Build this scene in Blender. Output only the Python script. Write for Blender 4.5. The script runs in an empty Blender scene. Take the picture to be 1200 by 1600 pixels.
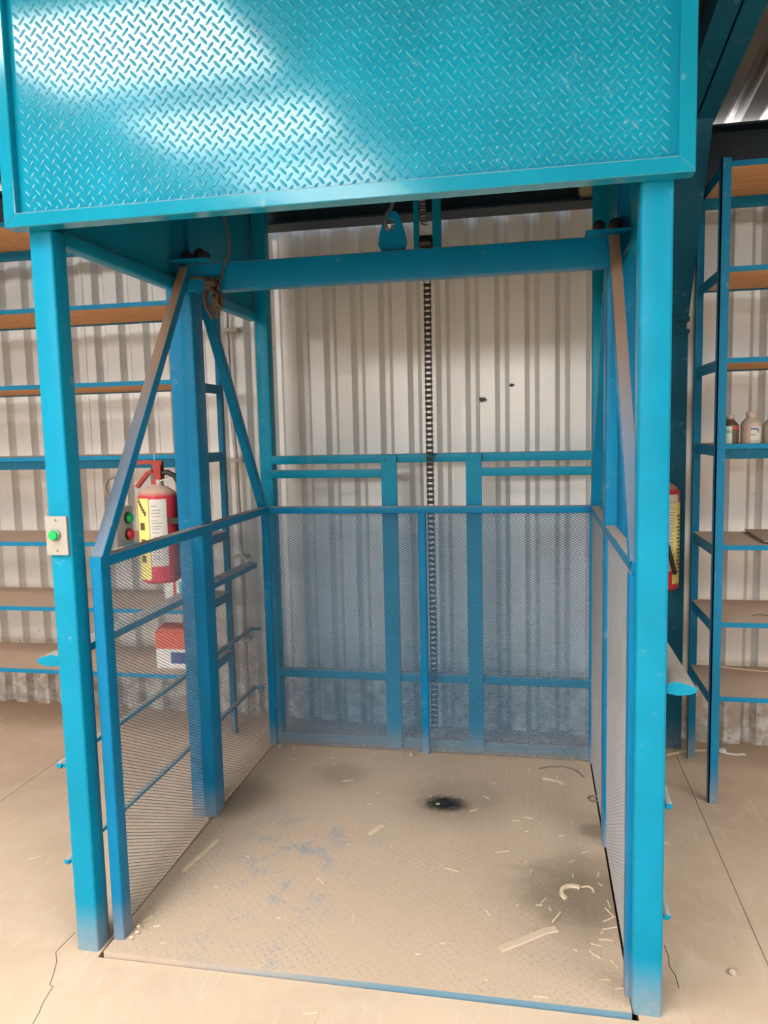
import bpy, bmesh, math, random
import numpy as np
from mathutils import Vector, Matrix
random.seed(7)
SC = bpy.context.scene
COL = SC.collection

# ------------------------------------------------------------------ camera
CF, CX, CY, CZ, YAW, PIT, ROL = 1201.646, 1.3721, -1.9745, 1.55, 0.19324, -0.10327, -0.02333
def make_camera():
    cam = bpy.data.cameras.new('camera'); o = bpy.data.objects.new('camera', cam); COL.objects.link(o)
    cam.sensor_fit = 'VERTICAL'; cam.sensor_height = 36.0; cam.lens = CF / 1600.0 * 36.0
    cam.clip_start = 0.05; cam.clip_end = 300
    r = Vector((math.cos(YAW), math.sin(YAW), 0))
    f = Vector((-math.sin(YAW) * math.cos(PIT), math.cos(YAW) * math.cos(PIT), math.sin(PIT)))
    u = r.cross(f); c, s = math.cos(ROL), math.sin(ROL)
    r2 = c * r + s * u; u2 = -s * r + c * u
    m = Matrix((r2, u2, -f)).transposed().to_4x4(); m.translation = (CX, CY, CZ)
    o.matrix_world = m; SC.camera = o
make_camera()

# ------------------------------------------------------------------ sky, daylight openings, exposure
SKY = 22.0
w = bpy.data.worlds.new('overcast_sky'); SC.world = w; w.use_nodes = True
bg = w.node_tree.nodes['Background']; bg.inputs['Color'].default_value = (1.0, 0.985, 0.96, 1); bg.inputs['Strength'].default_value = SKY
RZ = lambda y: 2.875 + 0.126 * (1.9 - y)                 # underside of the roof
SKYLIGHTS = [(-7.2, -6.0, -14.0, -0.8), (-1.1, 0.15, -14.0, -0.8), (3.8, 5.0, -14.0, -0.6)]
GABLE = (-8.6, 2.0, 3.3, 4.5)                             # open band high in the front wall
YF = -16.0
def portal(loc, sx, sy, rot):
    l = bpy.data.lights.new('daylight_opening', 'AREA'); l.shape = 'RECTANGLE'; l.size = sx; l.size_y = sy
    l.cycles.is_portal = True
    o = bpy.data.objects.new('daylight_opening', l); COL.objects.link(o); o.location = loc; o.rotation_euler = rot
for x0, x1, y0, y1 in SKYLIGHTS:
    ym = (y0 + y1) / 2
    portal(((x0 + x1) / 2, ym, RZ(ym) + .08), x1 - x0, y1 - y0, (-math.atan(.126), 0, 0))
portal(((GABLE[0] + GABLE[1]) / 2, YF - .1, (GABLE[2] + GABLE[3]) / 2), GABLE[1] - GABLE[0], GABLE[3] - GABLE[2], (math.pi / 2, 0, 0))
vs = SC.view_settings
vs.view_transform = 'Standard'; vs.look = 'None'; vs.gamma = 1; vs.use_curve_mapping = False
vs.exposure = 0.0
try:
    SC.cycles.max_bounces = 8; SC.cycles.diffuse_bounces = 5; SC.cycles.sample_clamp_indirect = 6.0
    SC.cycles.caustics_reflective = False; SC.cycles.caustics_refractive = False
except Exception: pass

# ------------------------------------------------------------------ materials
class NT:
    def __init__(s, name):
        s.m = bpy.data.materials.new(name); s.m.use_nodes = True; s.t = s.m.node_tree; s.n = s.t.nodes
        s.b = s.n['Principled BSDF']; s.geo = s.n.new('ShaderNodeNewGeometry')
    def link(s, a, b): s.t.links.new(a, b)
    def put(s, v, sock):
        if hasattr(v, 'is_linked') or isinstance(v, bpy.types.NodeSocket): s.link(v, sock)
        elif isinstance(v, (tuple, list)): sock.default_value = tuple(v) + ((1,) if len(v) == 3 and len(sock.default_value) == 4 else ())
        else: sock.default_value = v
    def math(s, op, a, b=0.0, c=None, clamp=False):
        n = s.n.new('ShaderNodeMath'); n.operation = op; n.use_clamp = clamp
        s.put(a, n.inputs[0]); s.put(b, n.inputs[1])
        if c is not None: s.put(c, n.inputs[2])
        return n.outputs[0]
    def step(s, v, a, b, lo=0.0, hi=1.0):
        n = s.n.new('ShaderNodeMapRange'); n.interpolation_type = 'SMOOTHSTEP'
        s.put(v, n.inputs[0]); n.inputs[1].default_value = a; n.inputs[2].default_value = b
        n.inputs[3].default_value = lo; n.inputs[4].default_value = hi
        return n.outputs[0]
    def mix(s, f, a, b):
        n = s.n.new('ShaderNodeMix'); n.data_type = 'RGBA'; n.clamp_factor = True
        s.put(f, n.inputs[0]); s.put(a, n.inputs[6]); s.put(b, n.inputs[7]); return n.outputs[2]
    def sep(s, v):
        n = s.n.new('ShaderNodeSeparateXYZ'); s.link(v, n.inputs[0]); return n.outputs
    def scaled(s, v, sc):
        n = s.n.new('ShaderNodeVectorMath'); n.operation = 'MULTIPLY'; s.link(v, n.inputs[0]); n.inputs[1].default_value = sc; return n.outputs[0]
    def noise(s, scale, detail=3, rough=.55, vec=None, dist=0.0):
        n = s.n.new('ShaderNodeTexNoise'); n.inputs['Scale'].default_value = scale; n.inputs['Detail'].default_value = detail
        n.inputs['Roughness'].default_value = rough; n.inputs['Distortion'].default_value = dist
        s.link(vec if vec is not None else s.geo.outputs['Position'], n.inputs['Vector']); return n.outputs['Fac']
    def bump(s, h, dist=.002, strength=.5):
        n = s.n.new('ShaderNodeBump'); n.inputs['Distance'].default_value = dist; n.inputs['Strength'].default_value = strength
        s.link(h, n.inputs['Height']); s.link(n.outputs[0], s.b.inputs['Normal'])
    def spot(s, cx, cy, r, soft, wob=None, sx=1.0):
        x, y, z = s.sep(s.geo.outputs['Position'])
        dx = s.math('MULTIPLY', s.math('SUBTRACT', x, cx), sx); dy = s.math('SUBTRACT', y, cy)
        d = s.math('SQRT', s.math('ADD', s.math('MULTIPLY', dx, dx), s.math('MULTIPLY', dy, dy)))
        if wob is not None: d = s.math('ADD', d, s.math('MULTIPLY', s.math('SUBTRACT', wob, .5), r * 1.1))
        return s.step(d, r - soft, r + soft, 1.0, 0.0)

DUST = (0.50, 0.375, 0.275)
def plain(name, col, rough=.5, metal=0.0, var=.12, nscale=20.0):
    t = NT(name); n = t.noise(nscale)
    dark = tuple(c * (1 - var * 2) for c in col); lite = tuple(min(1, c * (1 + var)) for c in col)
    t.put(t.mix(n, dark, lite), t.b.inputs['Base Color']); t.b.inputs['Roughness'].default_value = rough; t.b.inputs['Metallic'].default_value = metal
    return t.m

def paint(name, base, rough=.30, dust=.75, lowdust=.42, dustcol=DUST, spec=.12, high=None):
    t = NT(name); P = t.geo.outputs['Position']
    nz = t.sep(t.geo.outputs['Normal'])[2]; pz = t.sep(P)[2]
    n1 = t.noise(3.0, 4); n2 = t.noise(38.0, 5, .7); n3 = t.noise(9.0, 5, .65, dist=1.0)
    c = t.mix(t.step(n1, .3, .7), tuple(v * .9 for v in base), tuple(v * 1.1 for v in base))
    scuff = t.math('MULTIPLY', t.step(n3, .56, .72), t.step(n2, .48, .66))
    c = t.mix(t.math('MULTIPLY', scuff, .38), c, (.30, .46, .52))
    up = t.math('MULTIPLY', t.step(nz, .35, .75), t.math('MULTIPLY_ADD', n3, .5, dust - .25))
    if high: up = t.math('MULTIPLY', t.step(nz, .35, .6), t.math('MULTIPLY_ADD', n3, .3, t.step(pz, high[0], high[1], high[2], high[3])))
    low = t.math('MULTIPLY', t.step(pz, .0, .17, 1.0, 0.0), t.math('MULTIPLY_ADD', n2, .5, lowdust - .3))
    f = t.math('MAXIMUM', up, low, clamp=True)
    t.put(t.mix(f, c, dustcol), t.b.inputs['Base Color'])
    t.put(t.math('MULTIPLY_ADD', f, .45, t.math('MULTIPLY_ADD', n2, .12, rough - .05)), t.b.inputs['Roughness'])
    t.b.inputs['Specular IOR Level'].default_value = spec
    return t.m

M = {}
M['blue'] = paint('blue_gloss_paint', (.003, .235, .39))
M['hood'] = paint('blue_hood_paint', (.003, .245, .375), rough=.12, dust=.5, lowdust=.3, spec=.55)
M['frame'] = paint('blue_cage_paint', (.003, .17, .35))
M['brace'] = paint('blue_brace_paint_with_shaded_dust', (.003, .17, .35), dustcol=(.30, .195, .13), high=(1.4, 1.95, .30, .85))  # thicker dust toward the top, its brown darkened to carry the shade there
M['meshpaint'] = paint('dusty_blue_mesh_paint', (.04, .17, .31), rough=.4, dust=.85, lowdust=.5)
M['shelfblue'] = paint('shelf_blue_paint', (.010, .185, .35), rough=.4)
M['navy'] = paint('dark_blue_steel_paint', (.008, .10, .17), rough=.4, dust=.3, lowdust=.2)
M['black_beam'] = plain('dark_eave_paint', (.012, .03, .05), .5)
M['steel_dark'] = plain('oily_dark_steel', (.035, .028, .024), .4, .6)
M['steel'] = plain('worn_grey_steel', (.25, .26, .27), .4, .8)
M['alu'] = plain('brushed_aluminium', (.40, .375, .335), .45, .35, .05)
M['boxgrey'] = plain('grey_box_enamel', (.36, .33, .29), .5)
M['green'] = plain('green_button_plastic', (.0, .42, .09), .3, 0, .03)
M['red_btn'] = plain('red_button_plastic', (.62, .02, .03), .3, 0, .03)
M['red'] = paint('red_extinguisher_paint', (.56, .045, .06), rough=.3, dust=.9, lowdust=0, dustcol=(.55, .42, .32))
M['handle'] = paint('dusty_red_handle', (.36, .06, .045), rough=.5, dust=.9, lowdust=0, dustcol=(.52, .36, .26))
M['black'] = plain('black_rubber', (.015, .015, .016), .55)
M['white'] = plain('white_print', (.60, .565, .515), .5, 0, .06)
M['paper'] = plain('grey_label_paper', (.34, .30, .27), .6, 0, .1)
M['yellow'] = plain('yellow_label', (.78, .68, .20), .5, 0, .06)
M['brownrag'] = plain('brown_insulation', (.10, .065, .04), .85, 0, .3, 60)
M['straw'] = plain('pale_straw', (.75, .60, .42), .75, 0, .15, 60)
M['stick'] = plain('dusty_wood_scrap', (.72, .58, .41), .8, 0, .15, 40)
M['plankdust'] = plain('dusty_flat_scrap', (.64, .49, .36), .85, 0, .1, 30)
M['galv'] = plain('galvanised_conduit', (.5, .48, .45), .45, .4, .1)
M['foam'] = plain('pale_speckled_foam', (.5, .42, .28), .9, 0, .25, 90)
M['green_cap'] = plain('brown_cap_plastic', (.06, .035, .025), .5)
M['dark'] = plain('dark_joint', (.06, .045, .035), .9)
M['grease'] = plain('black_grease', (.012, .014, .012), .6, 0, .3, 80)
M['stone'] = plain('pale_stone', (.5, .40, .3), .9, 0, .2, 60)
M['card'] = plain('dusty_card', (.42, .32, .24), .85)
M['cardwhite'] = plain('white_card', (.72, .70, .67), .6)
M['rubber_grey'] = plain('grey_hose', (.2, .16, .13), .6)
M['bottle_dark'] = plain('dark_bottle_plastic', (.10, .07, .05), .35)
M['bottle_pink'] = plain('dusty_pink_bottle', (.48, .36, .30), .5)
M['bottle_grey'] = plain('dusty_grey_bottle', (.36, .33, .26), .45)
M['lab_green'] = plain('pale_green_label', (.45, .66, .52), .5, 0, .05)
M['deep_green'] = plain('deep_green_label', (.04, .25, .10), .5)
M['red_print'] = plain('red_print', (.45, .05, .05), .5)
M['teal_print'] = plain('teal_print', (.06, .42, .45), .5)
M['orange'] = plain('orange_red_card', (.62, .10, .05), .6)
M['navy_print'] = plain('navy_print', (.03, .06, .22), .6)
M['asphalt'] = plain('yard_ground', (.42, .34, .26), .9, 0, .1, 2)
M['plaster'] = plain('grey_wall_sheet', (.40, .38, .35), .7, 0, .06, 3)

def wood_mat():
    t = NT('plywood_board_dusty_top'); P = t.geo.outputs['Position']; nz = t.sep(t.geo.outputs['Normal'])[2]
    g = t.noise(14.0, 5, .65, t.scaled(P, (1.0, 9.0, 9.0)), 1.2)
    c = t.mix(t.step(g, .3, .7), (.58, .26, .11), (.86, .50, .24))
    n = t.noise(6.0, 4)
    d = t.mix(n, (.46, .345, .255), (.58, .445, .335))
    t.put(t.mix(t.step(nz, .4, .8), c, d), t.b.inputs['Base Color']); t.b.inputs['Roughness'].default_value = .8
    return t.m
M['wood'] = wood_mat()

def floor_mat():
    t = NT('dusty_concrete'); P = t.geo.outputs['Position']
    a = t.noise(1.3, 6, .6); b = t.noise(7.0, 5, .6, dist=.6); s = t.noise(5.0, 4, .6, t.scaled(P, (9.0, 1.1, 1)), .8); f = t.noise(120.0, 2)
    c = t.mix(t.step(a, .3, .7), (.50, .365, .26), (.62, .465, .335))
    c = t.mix(t.math('MULTIPLY', t.step(b, .45, .75), .45), c, (.66, .53, .41))
    c = t.mix(t.math('MULTIPLY', t.step(s, .55, .72), .35), c, (.70, .58, .45))
    c = t.mix(t.math('MULTIPLY', t.step(f, .62, .74), .3), c, (.34, .25, .18))
    t.put(c, t.b.inputs['Base Color']); t.b.inputs['Roughness'].default_value = .85
    t.bump(t.math('ADD', b, t.math('MULTIPLY', f, .25)), .003, .35)
    return t.m
M['floor'] = floor_mat()

def deck_mat(worn=None):
    t = NT('dusty_blue_checker_deck'); P = t.geo.outputs['Position']; x, y, z = t.sep(P)
    big = t.noise(2.4, 5, .6); mid = t.noise(9.0, 5, .65, dist=.5); fine = t.noise(70.0, 3); crumb = t.noise(38.0, 4, .7)
    dust = t.mix(big, (.47, .345, .25), (.60, .445, .325))
    dust = t.mix(t.math('MULTIPLY', t.step(fine, .6, .75), .35), dust, (.30, .22, .16))
    blue = t.math('MAXIMUM', t.spot(.50, .66, .26, .22, mid), t.math('MAXIMUM', t.spot(.52, .10, .16, .14, mid), t.spot(.50, .36, .20, .18, mid)))
    blue = t.math('MULTIPLY', blue, t.step(t.math('ADD', mid, t.math('MULTIPLY', fine, .35)), .66, .86))
    c = t.mix(t.math('MULTIPLY', blue, .5), dust, (.12, .26, .40))
    wet = t.spot(1.56, .50, .20, .12, mid, .8)
    c = t.mix(t.math('MULTIPLY', wet, .72), c, (.16, .115, .07))
    edge = t.math('MULTIPLY', t.spot(.11, 1.0, .16, .09, mid), .5)  # left edge stain with the upright's cast shadow put into the colour
    c = t.mix(edge, c, (.13, .095, .065))
    c = t.mix(t.math('MULTIPLY', t.spot(1.60, .92, .055, .03, mid), .5), c, (.16, .12, .085))
    c = t.mix(t.math('MULTIPLY', t.spot(1.04, 1.08, .19, .13, mid), .45), c, (.13, .09, .065))
    c = t.mix(t.math('MULTIPLY', t.spot(.51, 1.25, .11, .08, mid), .4), c, (.18, .12, .085))
    c = t.mix(t.math('MULTIPLY', t.spot(1.010, 1.052, .062, .030, crumb, .72), .97), c, (.012, .014, .011))
    n = t.sep(t.geo.outputs['Normal'])
    if worn: c = t.mix(t.math('MULTIPLY', t.step(t.math('ADD', big, t.math('MULTIPLY', mid, .5)), .55, 1.0), .5), c, worn)
    side = t.math('MULTIPLY', t.step(n[1], -.9, -.5, 1.0, 0.0), t.step(x, .25, 1.1, .15, 1.0))
    c = t.mix(t.math('MULTIPLY', side, .8), c, (.02, .20, .34))
    t.put(c, t.b.inputs['Base Color']); t.b.inputs['Roughness'].default_value = .8
    t.bump(t.math('ADD', mid, t.math('MULTIPLY', fine, .4)), .002, .3)
    return t.m
M['deck'] = deck_mat()
M['tread'] = deck_mat((.20, .21, .21))

def sheet_mat():
    t = NT('whitewashed_galvanised_sheet'); P = t.geo.outputs['Position']; x, y, z = t.sep(P)
    a = t.noise(1.6, 4); st = t.noise(6.0, 4, .6, t.scaled(P, (6.0, 6.0, .5))); sp = t.noise(55.0, 3, .6); sp2 = t.noise(16.0, 4, .7)
    c = t.mix(t.math('MULTIPLY_ADD', a, .5, t.math('MULTIPLY', st, .5)), (.63, .625, .61), (.82, .815, .80))
    c = t.mix(t.math('MULTIPLY', t.step(sp2, .66, .74), .35), c, (.40, .34, .28))
    low = t.math('MULTIPLY', t.step(z, .12, .50, 1.0, 0.0), t.step(sp2, .35, .6))
    c = t.mix(t.math('MULTIPLY', low, .75), c, (.36, .30, .24))
    spk = t.math('MULTIPLY', t.step(sp, .64, .70), t.step(z, .35, .6, 1.0, .08))
    c = t.mix(spk, c, (.12, .09, .06))
    for cx, cz, r in ((1.125, 1.70, .016), (1.27, 1.765, .009)):
        dx = t.math('MULTIPLY', t.math('SUBTRACT', x, cx), .7); dz = t.math('SUBTRACT', z, cz)
        d = t.math('ADD', t.math('SQRT', t.math('ADD', t.math('MULTIPLY', dx, dx), t.math('MULTIPLY', dz, dz))), t.math('MULTIPLY', t.math('SUBTRACT', sp, .5), .02))
        c = t.mix(t.step(d, r * .6, r * 1.1, 1.0, 0.0), c, (.012, .01, .008))
    t.put(c, t.b.inputs['Base Color']); t.b.inputs['Metallic'].default_value = .25
    t.put(t.math('MULTIPLY_ADD', st, .25, .33), t.b.inputs['Roughness'])
    t.bump(t.math('ADD', a, t.math('MULTIPLY', sp2, .2)), .004, .25)
    return t.m
M['sheet'] = sheet_mat()
M['roof'] = plain('bare_roof_sheet', (.16, .145, .13), .5, .3, .1, 4)

def pane_mat():
    m = bpy.data.materials.new('fibreglass_rooflight'); m.use_nodes = True; t = m.node_tree
    for n in list(t.nodes):
        if n.type != 'OUTPUT_MATERIAL': t.nodes.remove(n)
    out = t.nodes['Material Output']; mx = t.nodes.new('ShaderNodeMixShader'); tr = t.nodes.new('ShaderNodeBsdfTransparent'); tl = t.nodes.new('ShaderNodeBsdfTranslucent')
    tr.inputs[0].default_value = (.97, .97, .94, 1); tl.inputs[0].default_value = (.9, .9, .85, 1); mx.inputs[0].default_value = .12
    t.links.new(tr.outputs[0], mx.inputs[1]); t.links.new(tl.outputs[0], mx.inputs[2]); t.links.new(mx.outputs[0], out.inputs[0])
    return m
M['pane'] = pane_mat()

# ------------------------------------------------------------------ mesh helpers
WP = {}
class G:
    """collects verts and faces in world coordinates"""
    def __init__(s): s.v = []; s.f = []
    def add(s, vs, fs):
        b = len(s.v); s.v += [tuple(v) for v in vs]; s.f += [tuple(i + b for i in f) for f in fs]; return s
    def box(s, x0, x1, y0, y1, z0, z1):
        return s.add([(x0, y0, z0), (x1, y0, z0), (x1, y1, z0), (x0, y1, z0), (x0, y0, z1), (x1, y0, z1), (x1, y1, z1), (x0, y1, z1)],
                     [(0, 3, 2, 1), (4, 5, 6, 7), (0, 1, 5, 4), (1, 2, 6, 5), (2, 3, 7, 6), (3, 0, 4, 7)])
    def sweep(s, pts, prof, up=(0, 0, 1), closed=False, caps=True):
        """profile (a,b) swept along pts; a along side, b along up"""
        pts = [Vector(p) for p in pts]; n = len(pts); k = len(prof); rings = []; prev = None
        for i, p in enumerate(pts):
            if closed: d = pts[(i + 1) % n] - pts[i - 1]
            else: d = pts[min(i + 1, n - 1)] - pts[max(i - 1, 0)]
            d.normalize()
            u = Vector(up) if prev is None else prev
            u = u - d * u.dot(d)
            if u.length < 1e-5:
                u = Vector((0, 1, 0)); u = u - d * u.dot(d)
            u.normalize(); sd = d.cross(u); prev = u
            rings.append([p + sd * a + u * b for a, b in prof])
        vs = [v for r in rings for v in r]; fs = []
        m = n if closed else n - 1
        for i in range(m):
            j = (i + 1) % n
            for q in range(k):
                q2 = (q + 1) % k; fs.append((i * k + q, i * k + q2, j * k + q2, j * k + q))
        if caps and not closed:
            fs.append(tuple(reversed(range(k)))); fs.append(tuple((n - 1) * k + q for q in range(k)))
        return s.add(vs, fs)
    def pipe(s, pts, r, seg=8, closed=False, up=(0, 0, 1)):
        return s.sweep(pts, [(r * math.cos(2 * math.pi * i / seg), r * math.sin(2 * math.pi * i / seg)) for i in range(seg)], up, closed)
    def tube(s, p0, p1, w, h, up=(0, 0, 1), r=.006, seg=3):
        prof = []
        for cx, cy, a0 in ((w / 2 - r, h / 2 - r, 0), (-w / 2 + r, h / 2 - r, 90), (-w / 2 + r, -h / 2 + r, 180), (w / 2 - r, -h / 2 + r, 270)):
            for i in range(seg + 1):
                a = math.radians(a0 + 90 * i / seg); prof.append((cx + r * math.cos(a), cy + r * math.sin(a)))
        return s.sweep([p0, p1], prof, up)
    def lathe(s, c, prof, seg=20, axis='z'):
        n = len(prof); vs = []; fs = []
        for i in range(seg):
            a = 2 * math.pi * i / seg; ca, sa = math.cos(a), math.sin(a)
            for r, h in prof:
                v = {'z': (r * ca, r * sa, h), 'x': (h, r * ca, r * sa), 'y': (r * sa, h, r * ca)}[axis]
                vs.append((c[0] + v[0], c[1] + v[1], c[2] + v[2]))
        for i in range(seg):
            j = (i + 1) % seg
            for q in range(n - 1): fs.append((i * n + q, j * n + q, j * n + q + 1, i * n + q + 1))
        fs.append(tuple(i * n for i in reversed(range(seg)))); fs.append(tuple(i * n + n - 1 for i in range(seg)))
        return s.add(vs, fs)
    def prism(s, poly, axis, a0, a1):
        """polygon in the two other axes extruded along axis"""
        def P(u, v, t): return {'x': (t, u, v), 'y': (u, t, v), 'z': (u, v, t)}[axis]
        n = len(poly); vs = [P(u, v, a0) for u, v in poly] + [P(u, v, a1) for u, v in poly]
        fs = [tuple(reversed(range(n))), tuple(range(n, 2 * n))] + [(i, (i + 1) % n, n + (i + 1) % n, n + i) for i in range(n)]
        return s.add(vs, fs)

def link(name, g, mat, parent=None, kind=None, label=None, origin=None, smooth=.7, fixn=True):
    vs = np.array(g.v, dtype=np.float64)
    if origin is None: origin = tuple((vs.min(0) + vs.max(0)) / 2)
    if parent is None and origin is not None and len(vs): origin = (origin[0], origin[1], float(vs[:, 2].min()))
    vs = vs - np.array(origin)
    me = bpy.data.meshes.new(name); me.from_pydata(vs.tolist(), [], g.f)
    if fixn:
        bm = bmesh.new(); bm.from_mesh(me); bmesh.ops.recalc_face_normals(bm, faces=bm.faces); bm.to_mesh(me); bm.free()
    if smooth:
        me.shade_smooth(); me.set_sharp_from_angle(angle=smooth)
    me.materials.append(M[mat])
    o = bpy.data.objects.new(name, me); COL.objects.link(o); WP[o] = Vector(origin)
    if parent is not None:
        o.parent = parent; o.location = Vector(origin) - WP[parent]
    else: o.location = origin
    if kind: o['kind'] = kind
    if label: o['label'] = label
    return o
def part(name, g, mat, parent, label=None, kind=None, **k): return link(name, g, mat, parent, kind, label, **k)
def thing(name, label, cat, loc, group=None):
    o = bpy.data.objects.new(name, None); COL.objects.link(o); o.location = loc; o.empty_display_size = .1; WP[o] = Vector(loc)
    o['label'] = label; o['category'] = cat
    if group: o['group'] = group
    return o
def tag(o, label, cat, group=None):
    o['label'] = label; o['category'] = cat
    if group: o['group'] = group
    return o
def dup_part(src, parent, world):
    o = src.copy(); COL.objects.link(o); o.parent = parent; o.location = Vector(world) - WP[parent]; WP[o] = Vector(world); return o
def box(*a): return G().box(*a)
def tube(*a, **k): return G().tube(*a, **k)
def vtube(x0, x1, y0, y1, z0, z1, r=.006): return G().tube(((x0 + x1) / 2, (y0 + y1) / 2, z0), ((x0 + x1) / 2, (y0 + y1) / 2, z1), x1 - x0, y1 - y0, up=(0, 1, 0), r=r)
def xtube(x0, x1, y0, y1, z0, z1, r=.005): return G().tube((x0, (y0 + y1) / 2, (z0 + z1) / 2), (x1, (y0 + y1) / 2, (z0 + z1) / 2), y1 - y0, z1 - z0, r=r)
def ytube(x0, x1, y0, y1, z0, z1, r=.005): return G().tube(((x0 + x1) / 2, y0, (z0 + z1) / 2), ((x0 + x1) / 2, y1, (z0 + z1) / 2), x1 - x0, z1 - z0, r=r)

def lozenges(u0, u1, v0, v1, pu, pv, L, Wd, H, place):
    """raised tear plate pattern, two alternating directions"""
    g = G(); i = 0
    nu = int((u1 - u0) / pu) + 1; nv = int((v1 - v0) / pv) + 1
    for a in range(nu * 2):
        for b in range(nv * 2):
            if (a + b) % 2: continue
            cu = u0 + (a + .5) * pu / 2; cv = v0 + (b + .5) * pv / 2
            if cu > u1 - pu * .3 or cv > v1 - pv * .3 or cu < u0 + pu * .3: continue
            s = 1 if b % 2 == 0 else -1
            an = math.radians(47) * s; c, sn = math.cos(an), math.sin(an)
            base = []; top = []
            for l, wd in ((-1, 0), (-.55, -.85), (.55, -.85), (1, 0), (.55, .85), (-.55, .85)):
                x, y = l * L / 2, wd * Wd / 2
                base.append((cu + x * c - y * sn, cv + x * sn + y * c, 0))
                x, y = l * L / 2 * .72, wd * Wd / 2 * .4
                top.append((cu + x * c - y * sn, cv + x * sn + y * c, H))
            vs = [place(*p) for p in base + top]
            g.add(vs, [(k, (k + 1) % 6, 6 + (k + 1) % 6, 6 + k) for k in range(6)] + [(6, 7, 8, 9, 10, 11)])
    return g

def expanded_mesh(O, U, V, lu, lv, tilt, a=.0215, b=.0115, wd=.0026, th=.0008):
    """diamond mesh panel: zigzag strands, each a four sided ribbon tilted out of the panel plane"""
    O = np.array(O); U = np.array(U); V = np.array(V); N = np.cross(U, V)
    nc = int(lu / (a / 2)); nr = int(lv / (b / 2)); a2 = lu / nc; b2 = lv / nr
    i = np.arange(nc + 1)
    verts = []; faces = []
    ct, st = math.cos(math.radians(tilt)), math.sin(math.radians(tilt))
    ofs = [(p * wd / 2 * ct - q * th / 2 * st, p * wd / 2 * st + q * th / 2 * ct) for p, q in ((-1, -1), (1, -1), (1, 1), (-1, 1))]
    base = 0
    q = np.arange(nc)[:, None] * 4
    blk = np.concatenate([np.stack([q[:, 0] + k, q[:, 0] + (k + 1) % 4, q[:, 0] + 4 + (k + 1) % 4, q[:, 0] + 4 + k], 1) for k in range(4)])
    if N[0] * 0 + 1 > 0: blk = blk[:, ::-1]
    for j in range(nr):
        sgn = 1 if j % 2 == 0 else -1
        zz = (j + .5) * b2 + sgn * np.where(i % 2 == 0, .5, -.5) * b2
        P = O[None] + (i * a2)[:, None] * U[None] + zz[:, None] * V[None]
        ring = np.stack([P + V[None] * o0 + N[None] * o1 for o0, o1 in ofs], 1).reshape(-1, 3)
        verts.append(ring); faces.append(blk + base); base += len(ring)
    g = G(); g.v = np.concatenate(verts).tolist(); g.f = np.concatenate(faces).tolist(); return g

# ------------------------------------------------------------------ structure: floor
def build_floor():
    fl = link('floor', box(-9.0, 9.5, -17, 2.6, -.12, -.03), 'dark', kind='structure', smooth=0)
    xs = [-9.69, -6.76, -3.83, -.90, 2.03, 4.96, 7.89, 10.8]
    for k in range(7):
        g = G(); x0, x1 = xs[k] + .0015, xs[k + 1] - .0015
        if k == 3:                                     # the slab with the shallow pit that the platform sits in
            hx0, hx1, hy0, hy1 = .080, 1.640, -.021, 1.585
            g.box(x0, hx0, YF, 2.3, -.03, 0); g.box(hx1, x1, YF, 2.3, -.03, 0); g.box(hx0, hx1, YF, hy0, -.03, 0); g.box(hx0, hx1, hy1, 2.3, -.03, 0)
        else: g.box(x0, x1, YF, 2.3, -.03, 0)
        part('slab', g, 'floor', fl, smooth=0)
    part('yard', box(-16, 17, -40, YF - .004, -.03, -.001), 'asphalt', fl, label='bare yard ground outside the open front', smooth=0)
    def crack(pts, wd):
        g = G(); g.sweep([(x, y, .0004) for x, y in pts], [(-wd, -.0006), (wd, -.0006), (wd * .4, .0006), (-wd * .4, .0006)])
        part('crack', g, 'dark', fl, label='thin dark crack in the concrete')
    crack([(-.055, .075), (-.06, -.02), (-.03, -.06), (-.005, -.115), (.008, -.15), (.022, -.155), (.034, -.22), (.045, -.25), (.056, -.30)], .0012)
    crack([(1.752, .30), (1.757, .25), (1.752, .21), (1.762, .17), (1.763, .12)], .0014)
build_floor()

# ------------------------------------------------------------------ structure: corrugated wall and roof
PER = .146
def corr_profile(x0, x1, depth):
    """(x, offset) list: flats at 0, grooves recessed by depth"""
    k0 = math.floor((x0 - .965) / PER) - 1; pts = []
    k = k0
    while .965 + k * PER < x1 + PER:
        s = .965 + k * PER
        pts += [(s, 0), (s + .074, 0), (s + .098, depth), (s + .122, depth)]
        k += 1
    out = []
    for (xa, ya), (xb, yb) in zip(pts, pts[1:]):
        if xb <= x0 or xa >= x1: continue
        f = lambda x: ya + (yb - ya) * (x - xa) / max(xb - xa, 1e-9)
        if not out: out.append((max(xa, x0), f(max(xa, x0))))
        out.append((min(xb, x1), f(min(xb, x1))))
    return out
WY = lambda x: 1.945 - .022 * x
def build_wall():
    wall = link('wall_back', box(-9.0, 9.5, 2.30, 2.34, -.02, .02), 'dark', kind='structure', smooth=0)
    x = .955 - 1.022 * 10; n = 0
    while x < 9.5:
        prof = corr_profile(x - .012, x + 1.022 + .03, .036); g = G(); m = len(prof); d = -.004 if n % 2 else .004
        lean = .006
        vs = []
        for z in (0.0, 2.60):
            for q, (px, py) in enumerate(prof):
                e = lean * (1 - min(1, (px - x + .012) / .3))
                vs.append((px, WY(px) + py + d - e, z))
        th = [(a, b + .0012, c) for a, b, c in vs]
        fs = [(q, q + 1, m + q + 1, m + q) for q in range(m - 1)]
        g.add(vs, fs); g.add(th, fs)
        g.add(vs[:1] + [vs[m]] + th[:1] + [th[m]], [(0, 1, 3, 2)])
        part('wall_sheet', g, 'sheet', wall, smooth=.3, fixn=False)
        x += 1.022; n += 1
build_wall()

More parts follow.
